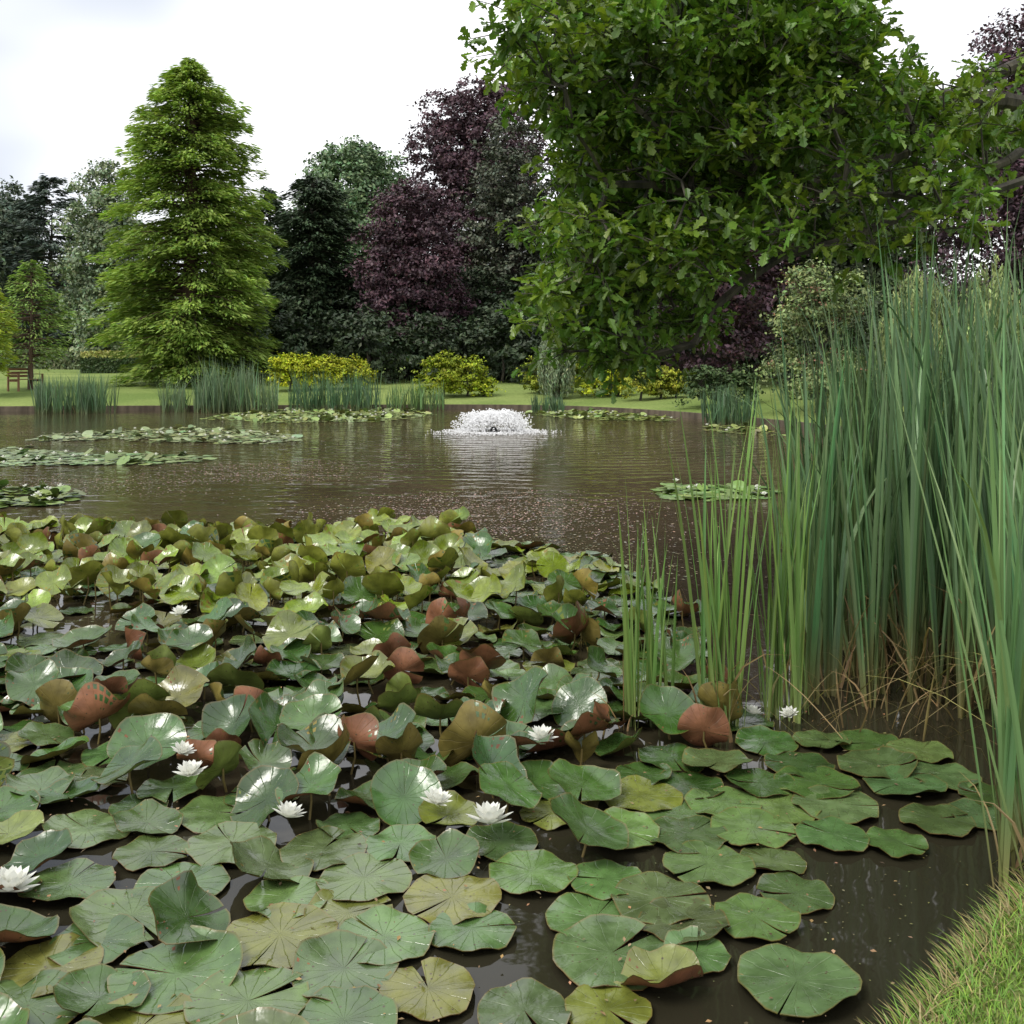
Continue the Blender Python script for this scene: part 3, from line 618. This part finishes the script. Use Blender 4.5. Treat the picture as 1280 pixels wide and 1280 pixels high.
def add_pad(mb,x,y,z,R,yaw,tilt=0,tdir=0,fold=0,curl=0,top=(.06,.1,.03),und=(.12,.07,.03),stem=True,lift=0):
    pu,pf3,pf4=THs[rng.integers(0,3)] if y<5.5 else TL; KV=len(pu)
    u=pu.copy(); r=np.hypot(u[:,0],u[:,1]); a=np.arctan2(u[:,1],u[:,0])
    ph=U(0,6.28,4); rim=1+.025*np.sin(3*a+ph[0])+.014*np.sin(7*a+ph[1])
    X_=u[:,0]*R*rim*1.02;Y_=u[:,1]*R*rim
    Z_=(.006+.028*min(fold,1))*np.sin(4*a+ph[2])*r**3*(R/.15)+.006*np.sin(7*a+ph[3])*r**4 + curl*R*r**3
    wv_=U(0,6.28); Z_+=R*.28*U(0,1)**2*r**4*np.clip(np.cos(a-wv_),0,1)**2
    if fold>0:
        kp=fold/R; Yn=np.sin(kp*Y_)/kp; Zn=(1-np.cos(kp*Y_))/kp; Y_=Yn; Z_=Z_+Zn
    pts=np.c_[X_,Y_,Z_]
    cy_,sy_=math.cos(yaw),math.sin(yaw)
    pts=pts@np.array([[cy_,sy_,0],[-sy_,cy_,0],[0,0,1]])
    up=np.array([0,0,1.])
    if tilt:
        ax=np.array([-math.sin(tdir),math.cos(tdir),0]); c_,s_=math.cos(tilt),math.sin(tilt)
        pts=pts*c_+np.cross(ax,pts)*s_+np.outer(pts@ax,ax)*(1-c_); up=up*c_+np.cross(ax,up)*s_
    pts=pts+[x,y,z]
    lo=pts[:,2].min()
    if lo<.003 and tilt==0: pts[:,2]+=.003-lo
    pts[:,2]+=lift
    ext=np.c_[u,np.full(KV,U(0,1))]
    off=mb.n
    mb.add(pts,pf4,0,top,ext); mb.L.append((pf3+off).ravel()); mb.S.append(np.full(len(pf3),3)); mb.M.append(np.zeros(len(pf3),int))
    off=mb.n
    mb.add(pts-up*.0018,pf4[:,::-1],1,und,ext); mb.L.append((pf3[:,::-1]+off).ravel()); mb.S.append(np.full(len(pf3),3)); mb.M.append(np.ones(len(pf3),int))
    if stem and z>.05:
        c0=pts[0]; tube(mb,[(x+U(-.05,.05),y+U(-.05,.05),-.05),(x*.5+c0[0]*.5,y*.5+c0[1]*.5+.01,z*.5),c0-up*.002],[.005,.005,.004],5,2,(.16,.12,.04))
W=lambda L_:[tuple(P(a,b)[:2]) for a,b in L_]
region=W([(-300,672),(0,672),(250,676),(480,668),(650,680),(770,705),(800,740),(860,770),(870,850),(960,925),(1180,935),(1240,990),(1225,1050),(1100,1085),(985,1070),(1000,1130),(960,1190),(850,1240),(700,1290),(560,1290),(500,1420),(-600,1420)])
gaps=[W([(55,765),(150,770),(160,805),(60,815)]),W([(235,1085),(315,1075),(345,1110),(300,1170),(245,1180)]),W([(600,1150),(700,1120),(720,1160),(680,1290),(575,1300)]),W([(990,1060),(1240,1070),(1300,1300),(1090,1300),(1000,1170)])]
def topcol(kind):
    if kind=='flat': b=np.array([.076,.128,.038])
    elif kind=='mid': b=np.array([.042,.090,.018])
    else: b=np.array([.145,.20,.015])
    b=b*U(.65,1.3)
    q=U(0,1)
    if q<.06: b=b*.6+np.array([.22,.19,.02])*.4
    return np.clip(b*(1+rng.normal(0,.07,3)),.005,.5)
def undcol(back=False):
    q=U(0,1)
    if back:
        b=np.array([.20,.215,.03]) if q<.6 else np.array([.21,.16,.03]) if q<.88 else np.array([.19,.085,.035])
    elif q<.38: b=np.array([.19,.15,.035])
    elif q<.80: b=np.array([.21,.088,.042])
    else: b=np.array([.14,.18,.035])
    return b*U(.7,1.25)
hero=[(765,1200,160),(945,1155,112),(997,1235,160),(825,1132,130),(885,1087,120),(940,1042,110),(1040,1050,95),(1120,1060,80),(775,1045,105),(665,1098,118),(757,1106,100),(565,1130,130),(590,1168,115),(360,1130,112),(430,1220,140),(535,1245,128),(350,1178,150),(220,1228,170),(165,1152,155),(60,1218,140),(85,1112,120),(290,1062,118),(405,1068,115),(35,1268,160),(310,1262,160),(1020,985,110),(1095,962,100),(1045,1012,110),(760,1272,115),(655,1272,125),(1172,1030,95),(1130,985,105),(1000,962,90),(855,1160,120),(870,1200,90),(455,1105,125),(500,1062,95),(480,1180,130),(190,1072,95),(120,1185,120),(860,1050,110),(800,1000,110),(1180,975,90),(1150,945,85),(950,985,95),(905,1010,100),(430,1285,140),(170,1300,160)]
pads=[]
for a,b_,wpx in hero:
    q=P(a,b_); pads.append([q[0],q[1],wpx/F*q[1]/2*.94,'hero'])
AP=np.zeros((6000,2)); na=len(pads); AP[:na]=[(p_[0],p_[1]) for p_ in pads]
for tries in range(42000):
    y=math.sqrt(U(1.9**2,11**2)); x=U(-.62*y-.4,.55*y)
    if not inpoly(x,y,region): continue
    if any(inpoly(x,y,g) for g in gaps) : continue
    md=.145 if y>3.6 else .17
    if y>6: md=.135
    if x>.6 and y<4.3: md=.18
    if np.min((AP[:na,0]-x)**2+(AP[:na,1]-y)**2)<md**2: continue
    AP[na]=(x,y); na+=1
    pads.append([x,y,U(.095,.145) if y<6 else U(.095,.14),'r'])
mb=MB()
for i,(x,y,R,kd) in enumerate(pads):
    px=640+F*x/y; py=HY+F*H/y
    z=.004+.012*U(0,1)
    raised=0; back=py<780
    if kd!='hero' and px<930:
        if py<765: raised=.62 if px<600 else .25
        elif py<860: raised=.46
        elif py<1010: raised=.52
        elif py<1080: raised=.30
        else: raised=.03
        if px>760: raised*=.4
        if px>600 and py<720: raised*=.3
        if px<140 and py>800: raised*=.5
    if U(0,1)<raised:
        q=U(0,1)
        zz=U(.04,.16) if back else U(.03,.10)
        if q<.40: tilt=math.radians(U(10,45)); td=-math.pi/2+U(-1.3,1.3)
        elif q<.60: tilt=math.radians(U(15,50)); td=U(0,6.28)
        else: tilt=math.radians(U(40,85)); td=math.pi/2+U(-1.2,1.2); R*=U(.65,1.0)
        fold=U(.1,.8) if q<.60 else U(.4,1.35)
        add_pad(mb,x,y,zz+R*.4*math.sin(tilt),R*1.05,U(0,6.28),tilt,td,fold,U(-.05,.25),topcol('back' if (back and U(0,1)<.85) else 'mid'),undcol(back))
    elif kd!='hero' and U(0,1)<.6 and raised>0:
        add_pad(mb,x,y,z+.02,R,U(0,6.28),math.radians(U(4,22)),U(0,6.28),U(.05,.55),U(.0,.2),topcol('back' if back and U(0,1)<.4 else 'mid' if U(0,1)<.7 else 'flat'),undcol(back))
    else:
        add_pad(mb,x,y,z,R,U(0,6.28),0,0,0,0,topcol('flat' if py>1000 or U(0,1)<.4 else 'mid'),undcol(),lift=.007 if kd=='hero' else 0)
mb.build('water_lily_pads',[PM[0],PM[1],M_stem],True)
print('pads',len(pads))

def disc(k=12,notch=.25):
    a=np.linspace(notch,2*np.pi-notch,k); return np.r_[[[0,0,0]],np.c_[np.cos(a),np.sin(a),.04*np.sin(3*a)]],[[(0,i+1,i+2) for i in range(k-1)]]
dv,df=disc()
mb=MB()
def patch(pts,n,col,raise_=.1):
    poly=W(pts); A=np.array(poly); mn=A.min(0);mx_=A.max(0); o=[]
    while len(o)<n:
        q=U(mn,mx_)+rng.normal(size=2)*.15
        if inpoly(q[0],q[1],poly): o.append(q+rng.normal(size=2)*.12)
    o=np.array(o); k=len(o); pos=np.c_[o,U(.01,.03,k)]
    up=U(0,1,k)<raise_; pos[up,2]+=.04
    nv=np.array([0,0,1.])+rng.normal(size=(k,3))*np.where(up,.35,.04)[:,None]
    scatter(mb,dv,df,pos,frames(nv),U(.07,.125,k),cl(col,k,.22,.12),0)
    return pos
fl=[]
fl.append(patch([(60,545),(130,540),(250,535),(350,543),(385,551),(300,556),(140,551),(50,552)],750,(.20,.24,.10),.1))
fl.append(patch([(250,524),(330,512),(430,508),(510,512),(540,519),(470,528),(350,529)],1600,(.20,.25,.07),.18))
fl.append(patch([(-150,572),(60,568),(200,568),(280,574),(200,581),(-150,584)],620,(.15,.21,.07),.06))
fl.append(patch([(-150,560),(0,560),(90,566),(0,572),(-150,572)],220,(.15,.20,.07),.06))
fl.append(patch([(-150,615),(40,612),(110,622),(60,634),(-150,640)],300,(.12,.18,.035),.3))
fl.append(patch([(650,517),(740,513),(830,521),(845,528),(720,524)],600,(.19,.24,.06),.15))
fl.append(patch([(820,616),(860,608),(930,608),(970,618),(930,626),(840,626)],150,(.12,.2,.035),.05))
fl.append(patch([(870,535),(930,530),(980,545),(900,542)],120,(.2,.24,.07),.15))
mb.build('distant_water_lily_pads',[leaf_mat('distant_pads',.35,0,.5)])
M_pet=leaf_mat('lily_petal',.45,.25,.3,0,(1,1,.95)) 
def flower_mesh(scale,simple=False):
    mb=MB(); whorls=[(9,12,1.0),(9,32,.95),(8,55,.82),(6,74,.6)] if not simple else [(7,25,1),(6,60,.8)]
    for wi,(n,el,ln) in enumerate(whorls):
        for i in range(n):
            a=2*np.pi*(i+.5*(wi%2))/n+U(-.08,.08); e=math.radians(el+U(-5,5)); s=np.linspace(0,1,6)
            wdt=.19*np.sin(np.pi*np.clip(s*.93+.07,0,1))**.8*(1-.1*s)
            ee=e+s*.35
            xx=np.cumsum(np.r_[0,np.cos((ee[1:]+ee[:-1])/2)])*ln/5; zz=np.cumsum(np.r_[0,np.sin((ee[1:]+ee[:-1])/2)])*ln/5
            v=[]
            for k_ in range(6):
                for sd_ in(-1,0,1):
                    y_=sd_*wdt[k_]; zc=zz[k_]+abs(sd_)*wdt[k_]*.4
                    v.append((xx[k_]*math.cos(a)-y_*math.sin(a),xx[k_]*math.sin(a)+y_*math.cos(a),zc))
            f=[]
            for k_ in range(5):
                for j in range(2): b0=k_*3+j; f.append((b0,b0+1,b0+4,b0+3))
            mb.add(np.array(v)*scale,f,0,(.8,.8,.74))
    for i in range(26):
        a=U(0,6.28); q=U(.02,.14); tube(mb,np.array([(0,0,.02),(q*math.cos(a)*.6,q*math.sin(a)*.6,.15),(q*math.cos(a),q*math.sin(a),.3)])*scale,[.02*scale]*3,3,0,(.75,.5,.04))
    return mb
for (a,b_,s,z) in [(612,1030,.09,.07),(678,925,.07,.11),(545,1005,.065,.08),(360,1022,.065,.08),(238,970,.07,.09),(228,942,.055,.11),(12,1115,.09,.05),(225,768,.065,.14),(940,893,.055,.05),(987,895,.05,.06)]:
    q=P(a,b_,z); m_=flower_mesh(s); o=m_.build('water_lily_flower',[M_pet],True); o.location=q; o.rotation_euler=(U(-.15,.35),U(-.25,.25),U(0,6))
mb=MB(); fm=flower_mesh(.06,True); 
for F_ in fl:
    k=max(2,len(F_)//24)
    for q in F_[rng.choice(len(F_),k,replace=False)]:
        base=mb.n
        for v_,c_ in zip(fm.V,fm.C): mb.V.append(v_+q+[0,0,.03]); mb.C.append(c_); mb.E.append(np.zeros((len(v_),3)))
        for l_,s_,m_ in zip(fm.L,fm.S,fm.M): mb.L.append(l_+base); mb.S.append(s_); mb.M.append(m_)
        mb.n+=fm.n
mb.build('distant_water_lily_flowers',[M_pet])
mb=MB()
def flecks(pts,n,col,sz=(.012,.04)):
    poly=W(pts); A=np.array(poly); mn=A.min(0);mx_=A.max(0); cen=[]
    while len(cen)<n//30+1:
        q=U(mn,mx_)
        if inpoly(q[0],q[1],poly): cen.append(q)
    cen=np.array(cen); o=cen[rng.integers(0,len(cen),n)]+rng.normal(size=(n,2))*[.6,.16]
    ok=delta(o[:,0],o[:,1])<-.2; o=o[ok]; n=len(o)
    scatter(mb,LEAF,LEAFF,np.c_[o,U(.003,.008,n)],frames(np.array([0,0,1.])+rng.normal(size=(n,3))*.06),U(*sz,n),cl(col,n,.25,.15),0)
flecks([(480,625),(640,612),(770,630),(780,680),(600,670),(440,645)],4200,(.30,.23,.19),(.012,.04))
flecks([(180,585),(400,575),(420,598),(200,605)],2400,(.28,.21,.17))
flecks([(0,590),(200,600),(260,625),(0,605)],1200,(.26,.21,.16))
flecks([(380,650),(760,690),(800,740),(500,680)],2200,(.24,.22,.13),(.01,.035))
flecks([(600,1150),(700,1130),(1240,1080),(1200,1250),(700,1290)],250,(.14,.14,.06),(.004,.012))
flecks([(0,540),(500,530),(900,540),(900,580),(300,590),(0,560)],1600,(.24,.21,.17),(.02,.05))
n=420; y=U(2.4,5,n); x=U(-.55,.4,n)*y; scatter(mb,LEAF,LEAFF,np.c_[x,y,U(.024,.03,n)],frames(np.array([0,0,1.])+rng.normal(size=(n,3))*.2),U(.006,.02,n),cl((.22,.14,.07),n,.3,.15),0)
mb.build('floating_debris',[leaf_mat('debris',.6,0,.3)])

# ------------------------------------------------------------------ fountain
mb=MB()
OCT=np.array([(1,0,0),(-1,0,0),(0,1,0),(0,-1,0),(0,0,1),(0,0,-1)])*.5; OF=[[(0,2,4),(2,1,4),(1,3,4),(3,0,4),(2,0,5),(1,2,5),(3,1,5),(0,3,5)]]
pp=[];
for i in range(150):
    a=U(0,6.28); R_=U(.5,.9)+.03; hz=U(.26,.47); m_=66; t=np.sort(U(0,1,m_)); r=.08+R_*t
    z=hz*(1-(np.abs((t-.34)/.68))**3.0); z=np.clip(z,0,None)
    sp=.015+.06*t
    pp.append(np.c_[FX+r*np.cos(a)+rng.normal(size=m_)*sp,FY+r*np.sin(a)+rng.normal(size=m_)*sp,z+rng.normal(size=m_)*sp*.8])
pp=np.concatenate(pp); pp=pp[pp[:,2]>0]
scatter(mb,OCT,OF,pp,frames(rng.normal(size=pp.shape)),U(.012,.045,len(pp)),np.full((len(pp),3),.85),0)
n=3200; a=U(0,6.28,n); r=.62+np.abs(rng.normal(size=n))*.34
scatter(mb,OCT*[1,1,.4],OF,np.c_[FX+r*np.cos(a),FY+r*np.sin(a),np.full(n,.006)+U(0,.04,n)*np.exp(-(r-.85)**2*6)],frames(np.array([0,0,1.])+rng.normal(size=(n,3))*.05),U(.012,.05,n),np.full((n,3),.8),0)
tube(mb,[(FX,FY,-.1),(FX,FY,.05),(FX,FY,.12)],[.1,.09,.05],12,1,(.05,.05,.05))
m,nt,out=mat_new('water_spray'); L=nt.links
d_=N(nt,'ShaderNodeBsdfPrincipled'); d_.inputs['Base Color'].default_value=(.95,.95,.95,1); d_.inputs['Roughness'].default_value=.25
t_=N(nt,'ShaderNodeBsdfTranslucent'); t_.inputs['Color'].default_value=(.97,.97,.97,1); mx=N(nt,'ShaderNodeMixShader'); mx.inputs[0].default_value=.45
L.new(d_.outputs[0],mx.inputs[1]); L.new(t_.outputs[0],mx.inputs[2]); L.new(mx.outputs[0],out.inputs[0])
mb.build('fountain',[m,M_dark])

# ------------------------------------------------------------------ bank grass
mb=MB(); n=30000
x=U(-1.5,5,n); y=U(.6,6.5,n); d=delta(x,y); ok=(d>-.03)&(d<1.6)&((y>1.2)); x,y,d=x[ok],y[ok],d[ok]
n2=42000; x2=U(.7,2.3,n2); y2=U(1.9,3.6,n2); d2=delta(x2,y2); ok=(d2>-.03)&(d2<.9); x=np.r_[x,x2[ok]]; y=np.r_[y,y2[ok]]; d=np.r_[d,d2[ok]]
n=len(x); z=gz(x,y)*np.where(d<.05,.6,1)-.01
edge=np.exp(-np.maximum(d,0)/.05)
dry=(U(0,1,n)<.06+.5*edge)[:,None]
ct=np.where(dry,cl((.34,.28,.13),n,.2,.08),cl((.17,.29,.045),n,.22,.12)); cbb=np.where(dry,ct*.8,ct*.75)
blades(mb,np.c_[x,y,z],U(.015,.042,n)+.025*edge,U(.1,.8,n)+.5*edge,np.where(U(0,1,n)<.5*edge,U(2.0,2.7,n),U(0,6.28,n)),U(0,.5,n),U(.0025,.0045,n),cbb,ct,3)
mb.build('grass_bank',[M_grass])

# ------------------------------------------------------------------ camera
cd=bpy.data.cameras.new('camera'); cd.sensor_width=24; cd.lens=24; cd.shift_y=-(640-HY)/1280; cd.clip_end=2000; cd.clip_start=.05
co=bpy.data.objects.new('camera',cd); scene.collection.objects.link(co); co.location=(0,0,H); co.rotation_euler=(math.pi/2,0,0); scene.camera=co
scene.view_settings.view_transform='Standard'; scene.view_settings.look='None'; scene.view_settings.exposure=0
print('faces',sum(len(o.data.polygons) for o in scene.objects if o.type=='MESH'))
